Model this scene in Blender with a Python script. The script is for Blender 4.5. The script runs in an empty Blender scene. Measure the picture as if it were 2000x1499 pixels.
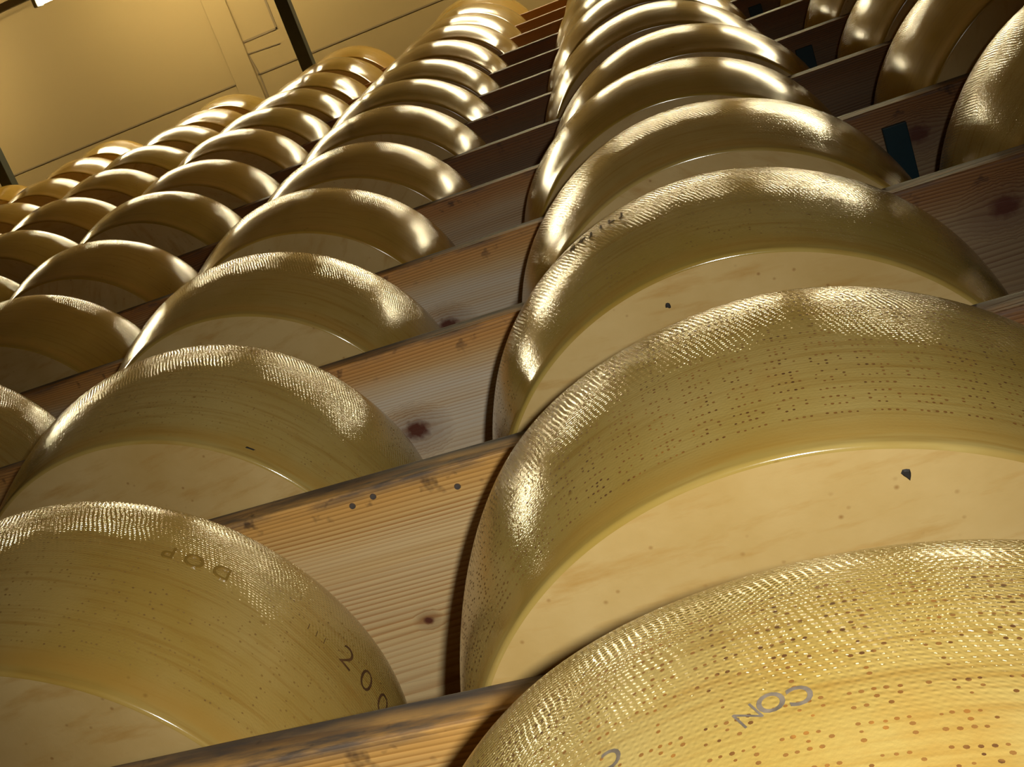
# Cheese wheels ageing on tall wooden racks, seen from below with an on-camera flash.
import bpy, bmesh, math, random
from mathutils import Vector, Matrix
random.seed(7)
sc = bpy.context.scene
COL = sc.collection
R = math.radians

# ------------------------------------------------------------------ helpers
def link(o):
    COL.objects.link(o); return o

def mesh_obj(name, bm, mat, parent=None, smooth=False):
    me = bpy.data.meshes.new(name)
    bm.normal_update(); bm.to_mesh(me); bm.free()
    if smooth:
        for p in me.polygons: p.use_smooth = True
    if mat: me.materials.append(mat)
    o = link(bpy.data.objects.new(name, me))
    if parent: o.parent = parent
    return o

def share(name, me, parent=None):
    o = link(bpy.data.objects.new(name, me))
    if parent: o.parent = parent
    return o

def tag(o, label, cat, group=None):
    o['label'] = label; o['category'] = cat
    if group: o['group'] = group
    return o

def structure(o):
    o['kind'] = 'structure'; return o

def box(bm, x0, x1, y0, y1, z0, z1, bevel=0.0, seg=2):
    r = bmesh.ops.create_cube(bm, size=1.0)
    vs = r['verts']
    for v in vs:
        v.co = Vector(((x0+x1)/2 + v.co.x*(x1-x0), (y0+y1)/2 + v.co.y*(y1-y0), (z0+z1)/2 + v.co.z*(z1-z0)))
    if bevel > 0:
        es = list({e for v in vs for e in v.link_edges})
        bmesh.ops.bevel(bm, geom=es, offset=bevel, segments=seg, affect='EDGES', profile=0.5)

# ------------------------------------------------------------------ material helpers
class NT:
    def __init__(s, name):
        s.m = bpy.data.materials.new(name); s.m.use_nodes = True
        s.t = s.m.node_tree; s.b = s.t.nodes['Principled BSDF']
    def n(s, typ, **kw):
        nd = s.t.nodes.new(typ)
        for k, v in kw.items():
            if k.startswith('i_'):
                key = k[2:]
                nd.inputs[int(key) if key.isdigit() else key.replace('_', ' ')].default_value = v
            else: setattr(nd, k, v)
        return nd
    def l(s, a, b): s.t.links.new(a, b)
    def math(s, op, a, b=None, c=None, clamp=False):
        nd = s.n('ShaderNodeMath', operation=op); nd.use_clamp = clamp
        for i, x in enumerate((a, b, c)):
            if x is None: continue
            if isinstance(x, (int, float)): nd.inputs[i].default_value = x
            else: s.l(x, nd.inputs[i])
        return nd.outputs[0]
    def mix(s, f, a, b, blend='MIX'):
        nd = s.n('ShaderNodeMix', data_type='RGBA', blend_type=blend)
        for i, x in ((0, f), (6, a), (7, b)):
            if isinstance(x, (int, float)): nd.inputs[i].default_value = x
            elif isinstance(x, tuple): nd.inputs[i].default_value = x if len(x) == 4 else (*x, 1)
            else: s.l(x, nd.inputs[i])
        return nd.outputs[2]
    def noise(s, vec, scale, detail=3, rough=0.5, dist=0.0):
        nd = s.n('ShaderNodeTexNoise'); nd.inputs['Scale'].default_value = scale
        nd.inputs['Detail'].default_value = detail; nd.inputs['Roughness'].default_value = rough
        nd.inputs['Distortion'].default_value = dist
        s.l(vec, nd.inputs['Vector']); return nd.outputs[0]
    def ramp(s, f, stops):
        nd = s.n('ShaderNodeValToRGB'); cr = nd.color_ramp
        while len(cr.elements) < len(stops): cr.elements.new(0.5)
        for e, (p, c) in zip(cr.elements, stops):
            e.position = p; e.color = (*c, 1) if len(c) == 3 else c
        s.l(f, nd.inputs[0]); return nd.outputs[0]
    def rng(s, f, a, b, c=0.0, d=1.0):
        nd = s.n('ShaderNodeMapRange'); nd.clamp = True
        s.l(f, nd.inputs[0])
        for i, x in enumerate((a, b, c, d)): nd.inputs[i+1].default_value = x
        return nd.outputs[0]
    def vmul(s, v, xyz):
        nd = s.n('ShaderNodeVectorMath', operation='MULTIPLY'); s.l(v, nd.inputs[0]); nd.inputs[1].default_value = xyz
        return nd.outputs[0]
    def vadd(s, v, w):
        nd = s.n('ShaderNodeVectorMath', operation='ADD'); s.l(v, nd.inputs[0])
        if isinstance(w, tuple): nd.inputs[1].default_value = w
        else: s.l(w, nd.inputs[1])
        return nd.outputs[0]

def plain(name, col, rough=0.5, metal=0.0, var=0.08, scale=30.0, bump=0.0):
    t = NT(name)
    tc = t.n('ShaderNodeTexCoord')
    f = t.noise(tc.outputs['Object'], scale, 4)
    dark = tuple(c*(1-var*2) for c in col); light = tuple(min(1, c*(1+var)) for c in col)
    t.l(t.mix(f, dark, light), t.b.inputs['Base Color'])
    t.b.inputs['Roughness'].default_value = rough; t.b.inputs['Metallic'].default_value = metal
    if bump:
        bn = t.n('ShaderNodeBump'); bn.inputs['Strength'].default_value = 0.5; bn.inputs['Distance'].default_value = bump
        t.l(f, bn.inputs['Height']); t.l(bn.outputs[0], t.b.inputs['Normal'])
    return t.m

# ------------------------------------------------------------------ cheese rind
def rind_material(name, wv, fn, lump, ro, coat, ca, cb):
    t = NT(name)
    tc = t.n('ShaderNodeTexCoord'); oi = t.n('ShaderNodeObjectInfo')
    rnd = oi.outputs['Random']
    off = t.n('ShaderNodeCombineXYZ')
    t.l(t.math('MULTIPLY', rnd, 37.0), off.inputs[0]); t.l(t.math('MULTIPLY', rnd, 91.0), off.inputs[1]); t.l(t.math('MULTIPLY', rnd, 53.0), off.inputs[2])
    P = t.vadd(tc.outputs['Object'], off.outputs[0])
    sep = t.n('ShaderNodeSeparateXYZ'); t.l(tc.outputs['Object'], sep.inputs[0]); Z = sep.outputs[2]
    big = t.noise(P, 7, 4, 0.55); mid = t.noise(P, 28, 4, 0.6)
    base = t.mix(t.rng(big, 0.35, 0.68), ca, cb)
    # streaks that run round the wheel
    st = t.noise(t.vmul(P, (4, 4, 70)), 3, 3, 0.6)
    base = t.mix(t.math('MULTIPLY', t.rng(st, 0.50, 0.70), 0.5), base, (0.34, 0.18, 0.028))
    # warmer band just above the bottom edge where the mould rim sat
    bz = t.math('ADD', Z, t.math('MULTIPLY', t.math('SUBTRACT', mid, 0.5), 0.006))
    band = t.math('MULTIPLY', t.rng(bz, 0.004, 0.008), t.rng(bz, 0.026, 0.014))
    base = t.mix(t.math('MULTIPLY', band, 0.45), base, (0.52, 0.29, 0.05))
    # orange blotches and small rusty specks
    bl = t.noise(P, 15, 5, 0.65)
    base = t.mix(t.math('MULTIPLY', t.rng(bl, 0.60, 0.76), 0.45), base, (0.44, 0.22, 0.035))
    vo = t.n('ShaderNodeTexVoronoi'); vo.inputs['Scale'].default_value = 62; t.l(P, vo.inputs['Vector'])
    speck = t.math('MULTIPLY', t.rng(vo.outputs['Distance'], 0.12, 0.03), t.rng(t.noise(P, 19, 2), 0.5, 0.62))
    base = t.mix(t.math('MULTIPLY', speck, 0.75), base, (0.20, 0.085, 0.015))
    hue = t.n('ShaderNodeHueSaturation'); t.l(base, hue.inputs['Color'])
    t.l(t.rng(rnd, 0, 1, 0.90, 1.06), hue.inputs['Value']); t.l(t.rng(rnd, 1, 0, 0.494, 0.503), hue.inputs['Hue'])
    t.l(hue.outputs[0], t.b.inputs['Base Color'])
    # cloth imprint : two crossing ripples in metres round / up the rind
    uv = t.n('ShaderNodeUVMap', uv_map='rind')
    wob = t.n('ShaderNodeTexNoise'); wob.inputs['Scale'].default_value = 55; wob.inputs['Detail'].default_value = 2
    t.l(P, wob.inputs['Vector'])
    wo = t.vmul(wob.outputs['Color'], (0.0042, 0.0034, 0))
    q = t.vadd(uv.outputs[0], wo)
    sp = t.n('ShaderNodeSeparateXYZ'); t.l(q, sp.inputs[0])
    a = t.math('SINE', t.math('MULTIPLY', t.math('ADD', sp.outputs[0], t.math('MULTIPLY', sp.outputs[1], 0.35)), 2*math.pi/0.0030))
    b = t.math('SINE', t.math('MULTIPLY', sp.outputs[1], 2*math.pi/0.0022))
    weave = t.math('MULTIPLY', t.math('ADD', a, t.math('MULTIPLY', b, 1.2)), t.rng(t.noise(P, 12, 3), 0.34, 0.6, 0.15, 1.0))
    fine = t.noise(P, 520, 2, 0.6)
    weave = t.math('MULTIPLY', t.math('MULTIPLY', t.math('ADD', t.math('MULTIPLY', t.math('MULTIPLY', a, b), 0.75), t.math('MULTIPLY', b, 0.75)), t.rng(t.noise(P, 12, 3), 0.34, 0.6, 0.25, 1.0)), t.rng(Z, 0.08, 0.135, 0.13, 1.0))
    h = t.math('ADD', t.math('MULTIPLY', weave, wv), t.math('MULTIPLY', fine, fn))
    h = t.math('ADD', h, t.math('MULTIPLY', t.noise(P, 60, 3, 0.55), lump))
    bn = t.n('ShaderNodeBump'); bn.inputs['Strength'].default_value = 1.0; bn.inputs['Distance'].default_value = 0.00022
    h = t.math('MULTIPLY', h, t.rng(Z, 0.004, 0.03, 0.12, 1.0))
    t.l(h, bn.inputs['Height']); t.l(bn.outputs[0], t.b.inputs['Normal'])
    t.l(t.rng(mid, 0.3, 0.7, ro, ro+0.06), t.b.inputs['Roughness'])
    t.b.inputs['Specular IOR Level'].default_value = 0.75
    t.b.inputs['Coat Weight'].default_value = coat; t.b.inputs['Coat Roughness'].default_value = 0.11; t.b.inputs['Coat IOR'].default_value = 1.6
    t.l(bn.outputs[0], t.b.inputs['Coat Normal'])
    return t.m

def face_material():
    t = NT('pale_cheese_face')
    tc = t.n('ShaderNodeTexCoord'); oi = t.n('ShaderNodeObjectInfo'); rnd = oi.outputs['Random']
    off = t.n('ShaderNodeCombineXYZ')
    t.l(t.math('MULTIPLY', rnd, 77.0), off.inputs[0]); t.l(t.math('MULTIPLY', rnd, 31.0), off.inputs[1])
    P = t.vadd(tc.outputs['Object'], off.outputs[0])
    big = t.noise(P, 9, 5, 0.6)
    base = t.mix(t.rng(big, 0.35, 0.65), (0.53, 0.35, 0.12), (0.62, 0.44, 0.185))
    st = t.noise(t.vmul(P, (6, 26, 1)), 3, 5, 0.6)
    base = t.mix(t.math('MULTIPLY', t.rng(st, 0.52, 0.74), 0.7), base, (0.45, 0.24, 0.05))
    vo = t.n('ShaderNodeTexVoronoi'); vo.inputs['Scale'].default_value = 85; t.l(P, vo.inputs['Vector'])
    speck = t.math('MULTIPLY', t.rng(vo.outputs['Distance'], 0.13, 0.03), t.rng(t.noise(P, 23, 2), 0.46, 0.56))
    base = t.mix(t.math('MULTIPLY', speck, 0.7), base, (0.26, 0.11, 0.02))
    t.l(base, t.b.inputs['Base Color'])
    t.b.inputs['Roughness'].default_value = 0.42
    bn = t.n('ShaderNodeBump'); bn.inputs['Strength'].default_value = 0.6; bn.inputs['Distance'].default_value = 0.0003
    t.l(t.noise(P, 120, 4, 0.6), bn.inputs['Height']); t.l(bn.outputs[0], t.b.inputs['Normal'])
    return t.m

def dot_material(name, ca, cb, cc):
    t = NT(name)
    tc = t.n('ShaderNodeTexCoord')
    f = t.noise(tc.outputs['Object'], 22, 3, 0.6)
    g = t.noise(tc.outputs['Object'], 240, 1)
    c = t.mix(t.rng(f, 0.42, 0.6), ca, cb)
    t.l(t.mix(t.rng(g, 0.45, 0.6), c, cc), t.b.inputs['Base Color'])
    t.b.inputs['Roughness'].default_value = 0.6
    return t.m

# ------------------------------------------------------------------ wood
def wood_material(name, light, dark, pale, pale_amt, front, stain_amt, grain=95.0, knots=(), seed=0.0, rough=0.55):
    """grain runs along X; y = 0 is the front edge; knots = (x, y, radius) in plank space"""
    t = NT(name)
    tc = t.n('ShaderNodeTexCoord'); O = tc.outputs['Object']
    oi = t.n('ShaderNodeObjectInfo')
    off = t.n('ShaderNodeCombineXYZ')
    off.inputs[0].default_value = seed*3.1
    if not knots:
        t.l(t.math('MULTIPLY', oi.outputs['Random'], 60.0), off.inputs[0]); t.l(t.math('MULTIPLY', oi.outputs['Random'], 2.0), off.inputs[1])
    else: off.inputs[1].default_value = seed*0.37
    P = t.vadd(O, off.outputs[0])
    sep = t.n('ShaderNodeSeparateXYZ'); t.l(O, sep.inputs[0]); X, Y, Zc = sep.outputs
    kmask = None; kbend = None
    for kx, ky, kr in knots:
        dx = t.math('MULTIPLY', t.math('SUBTRACT', X, kx), 0.8); dy = t.math('SUBTRACT', Y, ky)
        d = t.math('SQRT', t.math('ADD', t.math('MULTIPLY', dx, dx), t.math('MULTIPLY', dy, dy)))
        d = t.math('ADD', d, t.math('MULTIPLY', t.math('SUBTRACT', t.noise(P, 160, 3), 0.5), kr*0.8))
        core = t.rng(d, kr, kr*0.45); halo = t.rng(d, kr*2.6, kr*0.6)
        kk = t.math('ADD', t.math('MULTIPLY', halo, 0.35), t.math('MULTIPLY', core, 0.65))
        kmask = kk if kmask is None else t.math('MAXIMUM', kmask, kk)
        bend = t.math('MULTIPLY', t.math('MULTIPLY', halo, dy), 0.55)
        kbend = bend if kbend is None else t.math('ADD', kbend, bend)
    sp = t.n('ShaderNodeSeparateXYZ'); t.l(P, sp.inputs[0])
    yy = t.math('ADD', sp.outputs[1], t.math('MULTIPLY', t.noise(t.vmul(P, (0.5, 3.0, 3.0)), 1.6, 2, 0.5), 0.09))
    if kbend is not None: yy = t.math('SUBTRACT', yy, kbend)
    yy = t.math('ADD', yy, t.math('MULTIPLY', Zc, 0.45))
    yq = t.math('SUBTRACT', yy, t.math('MULTIPLY', t.math('MULTIPLY', Y, Y), 1.7))
    warp = t.math('ADD', t.math('MULTIPLY', yq, grain), t.math('MULTIPLY', t.noise(t.vmul(P, (0.3, 9, 9)), 2.0, 2), 4.0))
    fr = t.math('FRACT', warp)
    ring = t.math('MULTIPLY', t.rng(fr, 0.0, 0.72), t.rng(fr, 1.0, 0.86))       # soft early wood, crisp late wood line
    ring = t.math('POWER', ring, 2.2)
    fib = t.noise(t.vmul(P, (5, 420, 420)), 1.0, 3, 0.6)
    ring = t.math('MULTIPLY', ring, t.rng(t.noise(t.vmul(P, (1.2, 18, 18)), 1.5, 3), 0.3, 0.62, 0.25, 1.0))
    base = t.mix(ring, light, dark)
    base = t.mix(t.math('MULTIPLY', t.rng(fib, 0.45, 0.75), 0.3), base, tuple(c*0.6 for c in dark))
    # greyed, paler middle of the underside
    pm = t.math('MULTIPLY', t.rng(t.math('ADD', Y, t.math('MULTIPLY', t.math('SUBTRACT', t.noise(t.vmul(P, (3, 14, 3)), 1.5, 3), 0.5), 0.05)), 0.024, 0.05), pale_amt)
    pm = t.math('MULTIPLY', pm, t.rng(t.noise(t.vmul(P, (1.5, 22, 3)), 1.4, 3), 0.34, 0.55, 0.45, 1.0))
    pm = t.math('MULTIPLY', pm, t.math('SUBTRACT', 1.0, t.math('MULTIPLY', ring, 0.55)))
    base = t.mix(pm, base, pale)
    # worn front strip
    fm = t.rng(t.math('ADD', Y, t.math('MULTIPLY', t.math('SUBTRACT', t.noise(t.vmul(P, (6, 6, 6)), 2, 3), 0.5), 0.02)), 0.034, 0.012)
    base = t.mix(t.math('MULTIPLY', fm, 0.75), base, t.mix(ring, front, tuple(c*0.55 for c in front)))
    # grey black mildew on the very edge
    ed = t.rng(Y, 0.010, 0.001)
    mil = t.math('MULTIPLY', ed, t.rng(t.noise(t.vmul(P, (7, 25, 40)), 2.2, 5, 0.62), 0.42, 0.66))
    base = t.mix(t.math('MULTIPLY', mil, stain_amt), base, (0.085, 0.075, 0.07))
    gz = t.math('MULTIPLY', ed, t.rng(t.math('ADD', Zc, t.math('MULTIPLY', t.noise(t.vmul(P, (14, 10, 30)), 2, 4), 0.014)), -0.014, 0.002))
    base = t.mix(t.math('MULTIPLY', gz, stain_amt), base, (0.055, 0.05, 0.05))
    sp2 = t.math('MULTIPLY', t.rng(Y, 0.03, 0.004), t.rng(t.noise(t.vmul(P, (1, 1, 1)), 46, 3, 0.6), 0.61, 0.69))
    base = t.mix(t.math('MULTIPLY', sp2, 0.85*stain_amt), base, (0.035, 0.02, 0.018))
    if kmask is not None:
        base = t.mix(t.math('POWER', kmask, 0.8), base, (0.13, 0.036, 0.018))
    t.l(base, t.b.inputs['Base Color'])
    t.b.inputs['Roughness'].default_value = rough
    bn = t.n('ShaderNodeBump'); bn.inputs['Strength'].default_value = 0.5; bn.inputs['Distance'].default_value = 0.0006
    t.l(t.math('ADD', t.math('MULTIPLY', ring, -0.6), fib), bn.inputs['Height']); t.l(bn.outputs[0], t.b.inputs['Normal'])
    return t.m

M_RIND = rind_material('oiled_cloth_marked_rind', 0.62, 0.66, 0.40, 0.10, 0.65, (0.44, 0.292, 0.060), (0.54, 0.395, 0.130)); M_SMOOTH = rind_material('oiled_smooth_shaded_rind', 0.30, 0.28, 0.26, 0.12, 0.0, (0.41, 0.245, 0.030), (0.49, 0.315, 0.058)); M_RELIEF = rind_material('moulded_letter_rind', 0.0, 0.2, 0.2, 0.2, 0.3, (0.30, 0.17, 0.03), (0.36, 0.22, 0.045)); M_FACE = face_material(); M_DOT = dot_material('pricked_dot_brown', (0.11, 0.045, 0.012), (0.36, 0.155, 0.025), (0.26, 0.12, 0.025)); M_DOTF = dot_material('faded_dot_brown', (0.24, 0.125, 0.03), (0.40, 0.24, 0.05), (0.34, 0.20, 0.045))  # upper rinds: dimmer, bounced light put into a deeper base colour
M_INK = plain('slate_stamp_ink', (0.22, 0.175, 0.13), 0.6, var=0.55, scale=200)
M_BRAND = plain('burnt_brand_brown', (0.15, 0.07, 0.022), 0.6, var=0.4, scale=120)
M_LETTER = plain('dull_brown_letter', (0.12, 0.07, 0.02), 0.75, var=0.3, scale=150)
M_NICK = plain('black_nick', (0.02, 0.016, 0.012), 0.7, var=0.3, scale=200)
M_TEAL = plain('teal_painted_steel', (0.002, 0.030, 0.042), 0.45, var=0.15, scale=60)
M_STEEL = plain('dark_green_steel', (0.035, 0.040, 0.028), 0.5, var=0.15, scale=40)
M_NAIL = plain('dull_nail_steel', (0.20, 0.17, 0.15), 0.5, 0.6, var=0.2, scale=300)
M_CEIL = plain('cream_ceiling_paint', (0.25, 0.172, 0.066), 0.8, var=0.04, scale=1.2)
M_WALL = plain('cream_wall_paint', (0.16, 0.10, 0.04), 0.85, var=0.05, scale=1.5)
M_FLOOR = plain('sealed_concrete_floor', (0.08, 0.06, 0.035), 0.6, var=0.15, scale=5)
M_JOINT = plain('dark_panel_joint', (0.16, 0.11, 0.05), 0.8, var=0.1, scale=20)
M_TRUNK = plain('grey_light_trunking', (0.30, 0.28, 0.22), 0.5, var=0.06, scale=20)

# ------------------------------------------------------------------ measured layout (metres)
H = 0.30            # shelf pitch
T = 0.025           # plank thickness
YC = 0.104          # wheel centre behind the plank's front edge
TOP = 12
RB = 0.1905

# wheel profile from the bottom edge up to the top centre
def build_profile():
    pts = []
    f = 0.0028
    c = (RB-f, f)
    a0, a1 = -90.0, -16.0
    for i in range(7):
        a = R(a0+(a1-a0)*i/6); pts.append((c[0]+f*math.cos(a), c[1]+f*math.sin(a)))
    def arc(rad, p0, p1, n):
        r, z = pts[-1]
        cx, cz = r-rad*math.cos(R(p0)), z-rad*math.sin(R(p0))
        for i in range(1, n+1):
            a = R(p0+(p1-p0)*i/n); pts.append((cx+rad*math.cos(a), cz+rad*math.sin(a)))
    arc(0.50, -16, -2, 12); arc(0.22, -2, 8, 7); arc(0.075, 8, 20, 5); arc(0.040, 20, 70, 9); arc(0.03, 70, 90, 3)
    out = []
    for r, z in pts:                      # slight concave flare just above the bottom edge
        out.append((r + 0.0016*math.exp(-((z-0.004)/0.010)**2), z))
    rl, zl = out[-1]
    for k in (0.75, 0.5, 0.25): out.append((rl*k, zl))
    return out
PROF = build_profile()
ZTOP = PROF[-1][1]
def prof_r(z):
    for (r0, z0), (r1, z1) in zip(PROF[3:], PROF[4:]):
        if z0 <= z <= z1 and z1 > z0: return r0+(r1-r0)*(z-z0)/(z1-z0)
    return RB

class Variant:
    """one wheel shape with its own hand-made unevenness"""
    def __init__(s, seed):
        rr = random.Random(seed)
        s.h = [(n, rr.uniform(0, 6.28), rr.uniform(-1, 1)*0.0011/(0.6+0.35*n), rr.uniform(-3, 3)) for n in range(2, 9)]
        s.g = [(n, rr.uniform(0, 6.28), rr.uniform(-1, 1)*0.0016/(0.7+0.25*n)) for n in range(2, 10)]
    def dr(s, a, z):
        u = z/ZTOP
        return sum(A*math.sin(n*a+p+q*u) for n, p, A, q in s.h)*min(1, u*5+0.25) + sum(A*math.sin(n*a+p) for n, p, A in s.g)*max(0, u-0.6)*2.0
    def surf(s, a, z, lift=0.0):
        r = prof_r(z)+s.dr(a, z)+lift
        return Vector((r*math.cos(a), r*math.sin(a), z))
    def rind(s, seg=192):
        bm = bmesh.new(); uv = bm.loops.layers.uv.new('rind')
        arcs = [0.0]
        for (r0, z0), (r1, z1) in zip(PROF, PROF[1:]): arcs.append(arcs[-1]+math.hypot(r1-r0, z1-z0))
        rows = []
        for r, z in PROF:
            k = 1.0 if r > 0.17 else r/0.17
            rows.append([bm.verts.new(((r+s.dr(2*math.pi*i/seg, z)*k)*math.cos(2*math.pi*i/seg), (r+s.dr(2*math.pi*i/seg, z)*k)*math.sin(2*math.pi*i/seg), z)) for i in range(seg)])
        for j in range(len(rows)-1):
            for i in range(seg):
                i2 = (i+1) % seg
                f = bm.faces.new((rows[j][i], rows[j][i2], rows[j+1][i2], rows[j+1][i]))
                for lp, (uu, vv) in zip(f.loops, ((i, j), (i+1, j), (i+1, j+1), (i, j+1))):
                    lp[uv].uv = (uu/seg*2*math.pi*0.205, arcs[vv])
        cv = bm.verts.new((0, 0, ZTOP))
        for i in range(seg):
            f = bm.faces.new((rows[-1][i], rows[-1][(i+1) % seg], cv))
        return bm
    def face(s, seg=192):
        bm = bmesh.new()
        rings = []
        for k in (1.0, 0.985, 0.8, 0.5, 0.2):
            r = (PROF[0][0])*k
            rings.append([bm.verts.new(((r+s.dr(2*math.pi*i/seg, 0)*k)*math.cos(2*math.pi*i/seg), (r+s.dr(2*math.pi*i/seg, 0)*k)*math.sin(2*math.pi*i/seg), 0.0)) for i in range(seg)])
        for a, b in zip(rings, rings[1:]):
            for i in range(seg): bm.faces.new((a[i], b[i], b[(i+1) % seg], a[(i+1) % seg]))
        c = bm.verts.new((0, 0, 0.0))
        for i in range(seg): bm.faces.new((rings[-1][(i+1) % seg], rings[-1][i], c))
        return bm

# ---- dotted lettering pricked into the rind (rows of dots, read from the top of the wheel down)
FONT = {'P': ['110', '101', '110', '100', '100'], 'A': ['010', '101', '111', '101', '101'], 'R': ['110', '101', '110', '101', '101'],
        'M': ['1001', '1111', '1001', '1001', '1001'], 'I': ['1', '1', '1', '1', '1'], 'G': ['0110', '1000', '1011', '1001', '0110'],
        'N': ['1001', '1101', '1011', '1001', '1001'], 'O': ['010', '101', '101', '101', '010'], 'E': ['111', '100', '110', '100', '111'],
        '-': ['00', '00', '11', '00', '00']}
def lettering(var, phase_deg, seed, drop):
    rr = random.Random(seed)
    bm = bmesh.new()
    pitch = 0.00285
    for c in range(-21, 22):
        ang = R(phase_deg + c*5.72)
        text = 'IANO-PARMIGIANO' if c % 2 == 0 else 'IANO-REGGIANO-P'
        z = 0.0924 + 0.0046 + 5*4*pitch
        # lay the word out so the first letter after the dash starts at the same height in every column
        pre = sum(len(FONT[ch][0])+1.25 for ch in text[:5])*pitch
        z = 0.0970 + pre
        for ch in text:
            g = FONT[ch]
            w = len(g[0])
            for col in range(w):
                zz = z - col*pitch
                if zz < 0.022 or zz > 0.166: continue
                for row in range(5):
                    if g[row][col] != '1' or rr.random() < drop: continue
                    a = ang + ((2-row)*0.0033 + rr.gauss(0, 0.00018))/0.208
                    zc = zz + rr.gauss(0, 0.00018)
                    if zc < 0.02: continue
                    s = 0.00062*rr.uniform(0.75, 1.25)
                    p = var.surf(a, zc, 0.00012)
                    ta = (var.surf(a+0.002, zc, 0.00012)-p).normalized(); tz = (var.surf(a, zc+0.0005, 0.00012)-p).normalized()
                    vs = [bm.verts.new(p+ta*math.cos(q*math.pi/3.5)*s*1.15+tz*math.sin(q*math.pi/3.5)*s) for q in range(7)]
                    bm.faces.new(vs)
            z -= (w+1.25)*pitch
            if z < 0.02: break
    return bm

# ---- text wrapped on the rind
def wrapped_text(var, text, ang_deg, z0, size, spin=0.0, lift=0.0002, bend=None, depth=0.0, bold=0.0):
    cu = bpy.data.curves.new('t', 'FONT'); cu.body = text; cu.size = size; cu.align_x = 'CENTER'; cu.align_y = 'CENTER'
    cu.resolution_u = 4; cu.offset = bold
    o = bpy.data.objects.new('t', cu); COL.objects.link(o)
    dg = bpy.context.evaluated_depsgraph_get()
    me = bpy.data.meshes.new_from_object(o.evaluated_get(dg))
    bpy.data.objects.remove(o); bpy.data.curves.remove(cu)
    bm = bmesh.new(); bm.from_mesh(me); bpy.data.meshes.remove(me)
    bmesh.ops.subdivide_edges(bm, edges=[e for e in bm.edges if e.calc_length() > size*0.12], cuts=2)
    bm.verts.ensure_lookup_table()
    bmesh.ops.triangulate(bm, faces=bm.faces[:])
    if depth > 0:
        r = bmesh.ops.extrude_face_region(bm, geom=bm.faces[:])
        for v in r['geom']:
            if isinstance(v, bmesh.types.BMVert): v.co.z = 1.0
    cs, sn = math.cos(R(spin)), math.sin(R(spin))
    for v in bm.verts:
        x, y = v.co.x, v.co.y
        if bend: y += bend*x*x
        x, y = x*cs-y*sn, x*sn+y*cs
        v.co = var.surf(R(ang_deg)+x/0.208, z0+y, lift+(depth if v.co.z > 0.5 else 0.0))
    return bm

def blob_mesh(n, rx, ry, seed, h=0.0006):
    """small ragged lump lying in the xy plane, z up"""
    rr = random.Random(seed); bm = bmesh.new()
    ks = [rr.uniform(0.55, 1.25) for _ in range(n)]
    lo = [bm.verts.new((rx*k*math.cos(6.283*i/n), ry*k*math.sin(6.283*i/n), 0)) for i, k in enumerate(ks)]
    hi = [bm.verts.new((rx*k*0.6*math.cos(6.283*i/n), ry*k*0.6*math.sin(6.283*i/n), h)) for i, k in enumerate(ks)]
    for i in range(n): bm.faces.new((lo[i], lo[(i+1) % n], hi[(i+1) % n], hi[i]))
    bm.faces.new(hi); bm.faces.new(lo[::-1])
    return bm

# ------------------------------------------------------------------ wheels
XCOL = {0: 1.112, 1: 0.680, 2: 0.180, 3: -0.297, 4: -0.779, 5: -1.274, 6: -1.767, 7: -2.262, 8: -2.757}
XFIT = {(1, -1): .681, (1, 0): .678, (1, 1): .674, (1, 2): .684, (1, 3): .671, (1, 4): .695, (1, 5): .678,
        (2, 0): .199, (2, 1): .191, (2, 2): .184, (2, 3): .177, (2, 4): .183, (2, 5): .182, (2, 6): .177, (2, 7): .172, (2, 8): .173, (2, 9): .181,
        (3, 3): -.291, (3, 4): -.301, (3, 5): -.294, (3, 6): -.296, (3, 7): -.298, (3, 8): -.301, (3, 9): -.300, (3, 12): -.300,
        (4, 7): -.784, (4, 12): -.774, (5, 12): -1.274, (0, 2): 1.112, (0, 6): 1.125, (1, 6): 0.676, (0, 3): 1.112, (0, 4): 1.122, (0, 5): 1.121}
YFIT = {(1, -1): .096, (1, 0): .108, (1, 1): .109, (1, 2): .111, (1, 3): .110, (1, 4): .113, (1, 5): .105,
        (2, 0): .107, (2, 1): .107, (2, 2): .107, (2, 3): .104, (2, 4): .109, (3, 3): .108, (3, 4): .107}
VISIBLE = None #VIS
SEEN = {0: (2, 6), 1: (-1, 10), 2: (0, 12), 3: (2, 12), 4: (5, 12), 5: (8, 12), 6: (12, 12)}      # first and last shelf on which a wheel of the column shows in the photograph
MORE = {0: (1, 7), 1: (-1, 12), 2: (-1, 12), 3: (1, 12), 4: (4, 12), 5: (7, 12), 6: (11, 12)}      # neighbours just outside the frame
def wheels_wanted():
    for c in MORE:
        for k in range(MORE[c][0], MORE[c][1]+1): yield c, k

COLNAME = {0: 'in the dark upper right column',
           1: 'in the big column right of bare boards',
           2: 'in the column just left of bare boards',
           3: 'in second column left of bare boards',
           4: 'in third column left of bare boards',
           5: 'in fourth column left of bare boards',
           6: 'in the column at the far left edge'}
ORD = ['lowest', 'second lowest', 'third lowest', 'fourth lowest', 'fifth lowest', 'sixth lowest', 'seventh lowest']
REV = ['topmost', 'second from top', 'third from top', 'fourth from top', 'fifth from top', 'sixth from top', 'seventh from top']
SPECIAL = {(1, -1): 'nearest cheese wheel at bottom right, dotted lettering and grey CON stamp on its rind',
           (1, 0): 'large cheese wheel with dotted rind and a black speck on its pale underside',
           (1, 1): 'cheese wheel with small dark raised letters on its left rim, in the big right column',
           (2, 0): 'cheese wheel at bottom left with a burnt 200 on its right flank',
           (2, 1): 'cheese wheel with a small black nick above its bottom edge, over the bottom left wheel'}
VARS = [Variant(11+i) for i in range(4)]
RIND_ME, FACE_ME, DOT_ME, SMOOTH_ME, FAINT_ME = [], [], [], [], []
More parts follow.
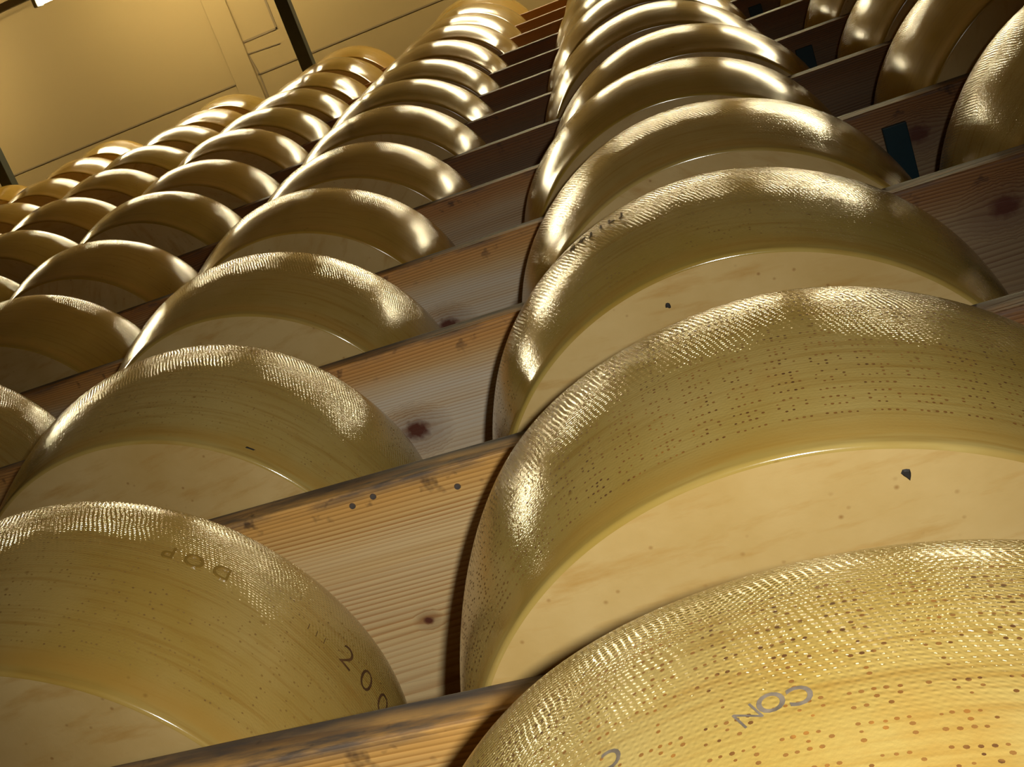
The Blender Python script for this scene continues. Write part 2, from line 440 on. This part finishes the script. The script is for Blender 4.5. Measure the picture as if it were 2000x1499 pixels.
for i, v in enumerate(VARS):
    for lst, bm, m, nm in ((RIND_ME, v.rind(), M_RIND, 'rind'), (FACE_ME, v.face(), M_FACE, 'bottom_face')):
        me = bpy.data.meshes.new(nm); bm.normal_update(); bm.to_mesh(me); bm.free()
        for p in me.polygons: p.use_smooth = True
        me.materials.append(m); lst.append(me)
    me = RIND_ME[-1].copy(); me.materials.clear(); me.materials.append(M_SMOOTH); SMOOTH_ME.append(me)
    for lst, dr, mt in ((DOT_ME, 0.03, M_DOT), (FAINT_ME, 0.55, M_DOTF)):
        bm = lettering(v, -93.0, 100+i, dr)
        me = bpy.data.meshes.new('dotted_lettering'); bm.to_mesh(me); bm.free(); me.materials.append(mt); lst.append(me)

want = list(wheels_wanted())
bycol = {}
for c, k in want: bycol.setdefault(c, []).append(k)
WHEEL = {}
for c, k in want:
    rr = random.Random(c*101+k*7)
    vi = {(1, -1): 0, (1, 0): 1, (1, 1): 2, (2, 0): 3, (2, 1): 0}.get((c, k), rr.randrange(4))
    x = XFIT.get((c, k), XCOL[c]+rr.uniform(-.007, .007)); y = YFIT.get((c, k), (0.104 if k < 5 else 0.101)+rr.uniform(-.004, .004))
    w = link(bpy.data.objects.new('cheese_wheel', None)); w.empty_display_size = 0.1
    w.location = (x, y, k*H)
    near = (c == 1 and k <= 1) or (c == 2 and 0 <= k <= 1)
    w.rotation_euler.z = 0.0 if (c, k) == (1, -1) else (R(rr.uniform(-9, 9)) if near else R(rr.uniform(0, 360)))
    lo, hi = SEEN[c]
    if (c, k) in SPECIAL: lab = SPECIAL[(c, k)]
    elif k > hi: lab = 'golden cheese wheel, %s above the frame %s' % (['first', 'second', 'third', 'fourth', 'fifth', 'sixth'][k-hi-1], COLNAME[c])
    elif k < lo: lab = 'golden cheese wheel, %s below the frame %s' % (['first', 'second', 'third'][lo-k-1], COLNAME[c])
    elif lo == hi: lab = 'amber cheese wheel, only one showing '+COLNAME[c]
    else:
        i, j = k-lo, hi-k
        o = ORD[i] if i <= j else REV[j]
        lab = ('amber ' if k >= 11 else 'golden ')+'cheese wheel, '+o+' '+COLNAME[c]
    tag(w, lab, 'cheese', 'cheese wheels on the rack')
    share('rind', (RIND_ME if k < 3 else SMOOTH_ME)[vi], w)
    fo = share('bottom_face', FACE_ME[vi], w); fo['label'] = 'flat pale underside of the wheel'
    if near:
        d = share('dotted_lettering', (DOT_ME if c == 1 and k < 1 else FAINT_ME)[vi], w); d['label'] = 'brown pricked dot lettering round the rind'
    WHEEL[(c, k)] = (w, VARS[vi])

def mark(key, name, bm, mat, label=None, smooth=False):
    if key not in WHEEL: return None
    o = mesh_obj(name, bm, mat, WHEEL[key][0], smooth)
    if label: o['label'] = label
    return o
def local_ang(key, deg): return deg-math.degrees(WHEEL[key][0].rotation_euler.z)

# grey oval stamp: CON... upside down on the nearest wheel, plus a lone C further round
key = (1, -1); V = WHEEL[key][1]
for ch, a, z, sp in (('C', -92.65, 0.1004, 184), ('O', -95.0, 0.1003, 193), ('N', -97.0, 0.0975, 206), ('C', -109.1, 0.1018, 176)):
    mark(key, 'stamped_letter', wrapped_text(V, ch, a, z, 0.0108, spin=sp, lift=0.00018, bold=0.00022 if ch != 'N' else -0.0001), M_INK, 'slate grey stamped letter')
# raised DOP (upside down) and burnt digits on the bottom left wheel
key = (2, 0); V = WHEEL[key][1]
mark(key, 'raised_lettering', wrapped_text(V, 'D O P', local_ang(key, -48.9), 0.1195, 0.0175, spin=180, lift=-0.0002, depth=0.0012), M_RELIEF, 'raised letters moulded in the rind', False)
for ch, a, z, sp in (('2', -17.2, 0.126, -4), ('0', -11.6, 0.126, -4), ('0', -6.0, 0.126, -4)):
    mark(key, 'burnt_digit', wrapped_text(V, ch, local_ang(key, a), z, 0.027, spin=sp, bold=-0.0003), M_BRAND, 'dark burnt digit')
for a in (-26.5, -24.6, -22.7):
    mark(key, 'burnt_digit', wrapped_text(V, 'I', local_ang(key, a), 0.121, 0.009, bold=-0.0002), M_BRAND, 'short dark burnt stroke')
key = (1, 1); V = WHEEL[key][1]
for i, ch in enumerate('STJILJ'):
    mark(key, 'raised_lettering', wrapped_text(V, ch, local_ang(key, -115.0+2.55*i), 0.136-0.0010*i, 0.0125, spin=0, lift=-0.0002, depth=0.0009), M_LETTER, 'small dark raised letter near the rim')
# black speck / nicks
def speck(key, name, wx, wy, rx, ry, seed, label):
    w = WHEEL[key][0]
    o = mark(key, name, blob_mesh(9, rx, ry, seed), M_NICK, label)
    p = Matrix.Rotation(-w.rotation_euler.z, 3, 'Z') @ Vector((wx-w.location.x, wy-w.location.y, 0))
    o.location = (p.x, p.y, -0.0001); o.rotation_euler = (math.pi, 0, 0)
speck((1, 0), 'speck', 0.734, -0.060, 0.0024, 0.0032, 3, 'black speck on the pale underside')
speck((1, 1), 'speck', 0.6475, -0.0594, 0.0017, 0.0022, 5, 'dark speck on the pale underside')
key = (2, 1); V = WHEEL[key][1]
bm = blob_mesh(9, 0.0052, 0.0011, 8)
a = R(local_ang(key, -50.5)); p = V.surf(a, 0.012, -0.0001)
n = Vector((math.cos(a), math.sin(a), -0.3)).normalized(); tx = Vector((-math.sin(a), math.cos(a), 0)); ty = n.cross(tx)
for v in bm.verts: v.co = p + tx*v.co.x + ty*v.co.y + n*v.co.z
mark(key, 'nick', bm, M_NICK, 'small black nick in the rind')

# ------------------------------------------------------------------ shelf planks
X0, X1, YB = -3.6, 2.3, 0.300
WA = wood_material('orange_pine', (0.86, 0.58, 0.23), (0.52, 0.22, 0.045), (0.82, 0.66, 0.42), 0.4, (0.80, 0.40, 0.09), 0.9, grain=310, knots=((0.408, 0.121, 0.0042), (0.62, 0.2, 0.012)), seed=1)
WB = wood_material('bleached_pine', (0.82, 0.55, 0.24), (0.48, 0.22, 0.06), (0.80, 0.70, 0.56), 0.85, (0.74, 0.32, 0.07), 0.9, grain=310, knots=((0.369, 0.087, 0.0125), (-0.1, 0.15, 0.012)), seed=2)
WC = wood_material('greyed_pine', (0.66, 0.43, 0.20), (0.36, 0.16, 0.05), (0.60, 0.50, 0.38), 0.6, (0.55, 0.22, 0.05), 0.9, grain=310, knots=((0.1, 0.09, 0.01),), seed=3)
WD = wood_material('brown_pine', (0.30, 0.165, 0.065), (0.15, 0.06, 0.018), (0.25, 0.18, 0.125), 0.5, (0.30, 0.11, 0.02), 0.6, grain=310)
WE = wood_material('warm_lit_pine', (0.58, 0.28, 0.06), (0.35, 0.12, 0.02), (0.45, 0.25, 0.08), 0.2, (0.55, 0.24, 0.04), 0.2, grain=310)  # warm light at the rack top put into the wood as orange
PLANKLAB = {-1: 'lowest pine plank, under the nearest cheese wheel at bottom right',
            0: 'pine plank with a grey worn edge, under the bottom left cheese wheel',
            1: 'orange pine plank with grey nail heads in its underside, second bare board up',
            2: 'pale pine plank with one dark round knot in its underside',
            3: 'bleached pine plank directly above the knotted one',
            4: 'greyed pine plank, second above the knotted one',
            5: 'dull brown plank, third above the knotted one',
            6: 'dull brown plank, fourth above the knotted one',
            7: 'dull brown plank, fifth above the knotted one',
            8: 'dull brown plank, sixth above the knotted one',
            9: 'thin dark looking plank, fourth from the top of the rack',
            10: 'orange tinted plank, third from the top of the rack',
            11: 'orange tinted plank, second from the top of the rack',
            12: 'topmost orange tinted plank of the rack'}
PM = {-1: WA, 0: WA, 1: WA, 2: WB, 3: WB, 4: WC, 10: WE, 11: WE, 12: WE}
WF = wood_material('dark_pine', (0.26, 0.15, 0.065), (0.13, 0.055, 0.018), (0.20, 0.145, 0.10), 0.4, (0.24, 0.10, 0.025), 0.7, grain=310, knots=((1.02, 0.07, 0.010),), seed=5)
WG = wood_material('mid_brown_pine', (0.42, 0.27, 0.125), (0.20, 0.085, 0.028), (0.33, 0.25, 0.17), 0.4, (0.34, 0.13, 0.03), 0.8, grain=330, knots=((0.985, 0.088, 0.009), (0.92, 0.04, 0.012)), seed=6)
RIGHTLAB = {1: 'brown plank at the right edge, lowest of those right of the big column',
            2: 'brown plank under the lowest dark wheel at the right edge',
            3: 'dark plank with a knot, resting on the lowest teal bracket',
            4: 'dark plank resting on the second teal bracket from below',
            5: 'dark plank resting on the third teal bracket from below',
            6: 'dark plank resting on the fourth teal bracket from below',
            7: 'dark plank cut by the top edge, resting on the highest teal bracket'}
PLANK = {}
def plank(k, xa, xb, mat, lab):
    bm = bmesh.new(); box(bm, xa, xb, 0, YB, -T, 0)
    es = [e for e in bm.edges if abs(e.verts[0].co.x-e.verts[1].co.x) > 1]      # long edges slightly eased
    bmesh.ops.bevel(bm, geom=es, offset=0.0022, segments=3, affect='EDGES', profile=0.5)
    o = mesh_obj('shelf_plank', bm, mat); o.location = (0, 0, k*H)
    return tag(o, lab, 'shelf', 'shelf planks of the rack')
for k in range(-1, TOP+1):
    joint = 0.800            # planks split behind the big column, with darker wood tones to the right
    PLANK[k] = plank(k, X0, joint-0.0005 if 1 <= k <= 7 else X1, PM.get(k, WD), PLANKLAB[k])
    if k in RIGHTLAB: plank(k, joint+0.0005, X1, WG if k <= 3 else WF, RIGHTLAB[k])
def nail(k, x, y, r=0.0026):
    bm = bmesh.new()
    bmesh.ops.create_cone(bm, cap_ends=True, segments=14, radius1=r*0.85, radius2=r, depth=0.0012)
    o = mesh_obj('nail_head', bm, M_NAIL, PLANK[k]); o.location = (x, y, -T-0.0004); o['label'] = 'dull grey nail head'
for k, x, y in ((1, 0.388, 0.011), (1, 0.406, 0.008), (1, 0.469, 0.018)): nail(k, x, y)

# ------------------------------------------------------------------ steel frame: uprights, brackets, tie bars across the aisle
FLOOR_Z, CEIL_Z = -1.70, 5.0
fr = link(bpy.data.objects.new('rack_frame', None)); fr.location = (0.93, 0.33, FLOOR_Z)
tag(fr, 'dark painted steel rack frame with brackets under the planks and tie bars over the aisle', 'rack frame')
def fpart(name, x0, x1, y0, y1, z0, z1, mat, label=None, bev=0.0015):
    bm = bmesh.new(); box(bm, x0, x1, y0, y1, z0, z1, bev)
    for v in bm.verts: v.co -= Vector(fr.location)
    o = mesh_obj(name, bm, mat, fr)
    if label: o['label'] = label
    return o
UPR = [0.932, -0.465, -1.80]
ZT = 3.90
for ux in UPR:
    fpart('upright', ux-0.0215, ux+0.0215, YB+0.026, YB+0.068, FLOOR_Z, ZT, M_STEEL)
for k in range(-1, TOP+1):
    zz = k*H-T
    for ux in UPR[:1]:
        x0 = (ux-0.0450) if k % 2 else (ux+0.0220)
        fpart('bracket', x0, x0+0.0243, 0.0212, YB+0.030, zz-0.0065, zz-0.0003, M_TEAL, 'dark teal bracket bar under a plank', 0.0008)
for ux in UPR[1:]:
    fpart('tie_bar', ux-0.0235, ux+0.0235, -2.59, YB+0.068, ZT, ZT+0.05, M_STEEL, 'dark steel bar crossing above the aisle', 0.002)

# ------------------------------------------------------------------ room shell
def slab(name, x0, x1, y0, y1, z0, z1, mat):
    bm = bmesh.new(); box(bm, x0, x1, y0, y1, z0, z1)
    return structure(mesh_obj(name, bm, mat))
RX0, RX1, RY0, RY1 = -7.0, 5.0, -2.6, 4.0
slab('floor', RX0, RX1, RY0, RY1, FLOOR_Z-0.1, FLOOR_Z, M_FLOOR)
ceil = slab('ceiling', RX0, RX1, RY0, RY1, CEIL_Z, CEIL_Z+0.12, M_CEIL)
slab('wall_left', RX0-0.1, RX0, RY0, RY1, FLOOR_Z, CEIL_Z, M_WALL)
slab('wall_right', RX1, RX1+0.1, RY0, RY1, FLOOR_Z, CEIL_Z, M_WALL)
slab('wall_front', RX0, RX1, RY0-0.1, RY0, FLOOR_Z, CEIL_Z, M_WALL)
slab('wall_back', RX0, RX1, RY1, RY1+0.1, FLOOR_Z, CEIL_Z, M_WALL)
# ceiling details
def strip(n, pts, w=0.006, h=0.004, mat=M_JOINT):
    bm = bmesh.new()
    for (xa, ya), (xb, yb) in zip(pts, pts[1:]):
        L = math.hypot(xb-xa, yb-ya); a = math.atan2(yb-ya, xb-xa)
        r = bmesh.ops.create_cube(bm, size=1.0)
        for v in r['verts']:
            x, y, z = v.co.x*(L+w*0.8), v.co.y*w, v.co.z*h
            v.co = Vector(((xa+xb)/2+x*math.cos(a)-y*math.sin(a), (ya+yb)/2+x*math.sin(a)+y*math.cos(a), CEIL_Z-h/2+z))
    return structure(mesh_obj('trim_%d' % n, bm, mat))
strip(1, [(-6.9, -0.05), (-1.10, -0.062)], 0.007)
strip(2, [(-0.98, -0.066), (4.9, -0.078)], 0.007)
strip(3, [(-1.043, -1.2), (-1.040, -0.245), (-1.012, -0.224), (-0.818, -0.224), (-0.813, -1.2)], 0.009)
strip(4, [(-0.990, -0.168), (-0.976, -0.064), (-0.986, 0.40)], 0.006)
strip(5, [(-0.990, -0.168), (-0.83, -0.158)], 0.005)
bm = bmesh.new(); box(bm, -1.10, -0.99, RY0, RY1, CEIL_Z-0.012, CEIL_Z, 0.004); structure(mesh_obj('trim_6', bm, M_CEIL))

# ------------------------------------------------------------------ fluorescent run above the aisle
def emissive(name, col, s):
    t = NT(name); t.b.inputs['Base Color'].default_value = (*col, 1)
    t.b.inputs['Emission Color'].default_value = (*col, 1); t.b.inputs['Emission Strength'].default_value = s
    return t.m
LAMP = (1.0, 0.85, 0.50)
M_TUBE = emissive('glowing_tube', LAMP, 78.0)
LZ, LY = 4.32, -0.740
LAMPX = (-2.75, -1.03, 0.62, 2.05)
tr = link(bpy.data.objects.new('light_trunking', None)); tr.location = (-2.0, LY, LZ+0.105)
ends = [-4.6]+[x+q for x in LAMPX for q in (-0.55, 0.55)]+[4.2]
for xa, xb in zip(ends[0::2], ends[1::2]):
    bm = bmesh.new(); box(bm, xa, xb, LY-0.016, LY+0.016, LZ+0.06, LZ+0.105, 0.003)
    for hx in (xa+0.06, xb-0.06): box(bm, hx-0.003, hx+0.003, LY-0.003, LY+0.003, LZ+0.10, CEIL_Z)
    for v in bm.verts: v.co -= Vector(tr.location)
    mesh_obj('trunking_length', bm, M_TRUNK, tr)
tag(tr, 'grey light trunking on rods under the ceiling at the top left corner', 'light track')
for i, tx in enumerate(LAMPX):
    f = link(bpy.data.objects.new('ceiling_lamp', None)); f.location = (tx, LY+0.028, LZ+0.075)
    tag(f, ['fluorescent lamp at the far left end of the trunking', 'glowing fluorescent lamp at the top left edge beside the grey trunking',
            'fluorescent lamp above the frame over the big right column', 'fluorescent lamp at the right end of the trunking'][i], 'lamp', 'fluorescent lamps on the trunking')
    bm = bmesh.new()
    for q in (-0.538, 0.538): box(bm, q-0.010, q+0.010, -0.044, 0.030, -0.030, 0.034, 0.004)
    mesh_obj('lamp_holder', bm, M_TRUNK, f)
    bm = bmesh.new()
    bmesh.ops.create_cone(bm, cap_ends=True, segments=20, radius1=0.026, radius2=0.026, depth=1.056, matrix=Matrix.Rotation(R(90), 4, 'Y'))
    for p in bm.faces: p.smooth = True
    tb = mesh_obj('tube', bm, M_TUBE, f); tb.location.z = 0.0
    tb['label'] = 'lit white tube'

# ------------------------------------------------------------------ camera (fitted to the photograph) and its flash
cam = bpy.data.cameras.new('camera'); co = link(bpy.data.objects.new('camera', cam)); sc.camera = co
cam.sensor_fit = 'HORIZONTAL'; cam.sensor_width = 36.0
cam.lens = 2344.013/2000*36.0
cam.shift_x = 338.6/2000; cam.shift_y = -(-7.494)/2000*1.0
cam.clip_start = 0.01; cam.clip_end = 60
Rw = Matrix(((0.9078419728346475, 0.37460557969792574, 0.18839748410972654),
             (0.2800546218689031, -0.8760877657955468, 0.39247883432515274),
             (0.31207749218673303, -0.3035471730761875, -0.9002592696484113)))
MW = Rw.transposed().to_4x4(); MW.translation = Vector((0.683323672565729, -0.34285141033282773, -0.49956753))
co.matrix_world = MW

fl = bpy.data.lights.new('camera_flash', 'SPOT'); fl.shadow_soft_size = 0.012
fl.spot_size = R(66); fl.spot_blend = 1.0
fl.energy = 18.5; fl.color = (1.0, 0.99, 0.90)
fo = link(bpy.data.objects.new('camera_flash', fl))
aim = MW.to_3x3() @ Vector((920-661.4, -(1120-757.0), -2344.0)).normalized()
fo.location = MW @ Vector((0.040, 0.028, 0.055))
fo.rotation_euler = aim.to_track_quat('-Z', 'Y').to_euler()

# ------------------------------------------------------------------ world and view
w = bpy.data.worlds.new('world'); sc.world = w; w.use_nodes = True
w.node_tree.nodes['Background'].inputs[0].default_value = (0.9, 0.6, 0.3, 1)
w.node_tree.nodes['Background'].inputs[1].default_value = 0.02
vs = sc.view_settings; vs.view_transform = 'Standard'; vs.look = 'None'; vs.gamma = 1.0; vs.use_curve_mapping = False
vs.exposure = 0.0
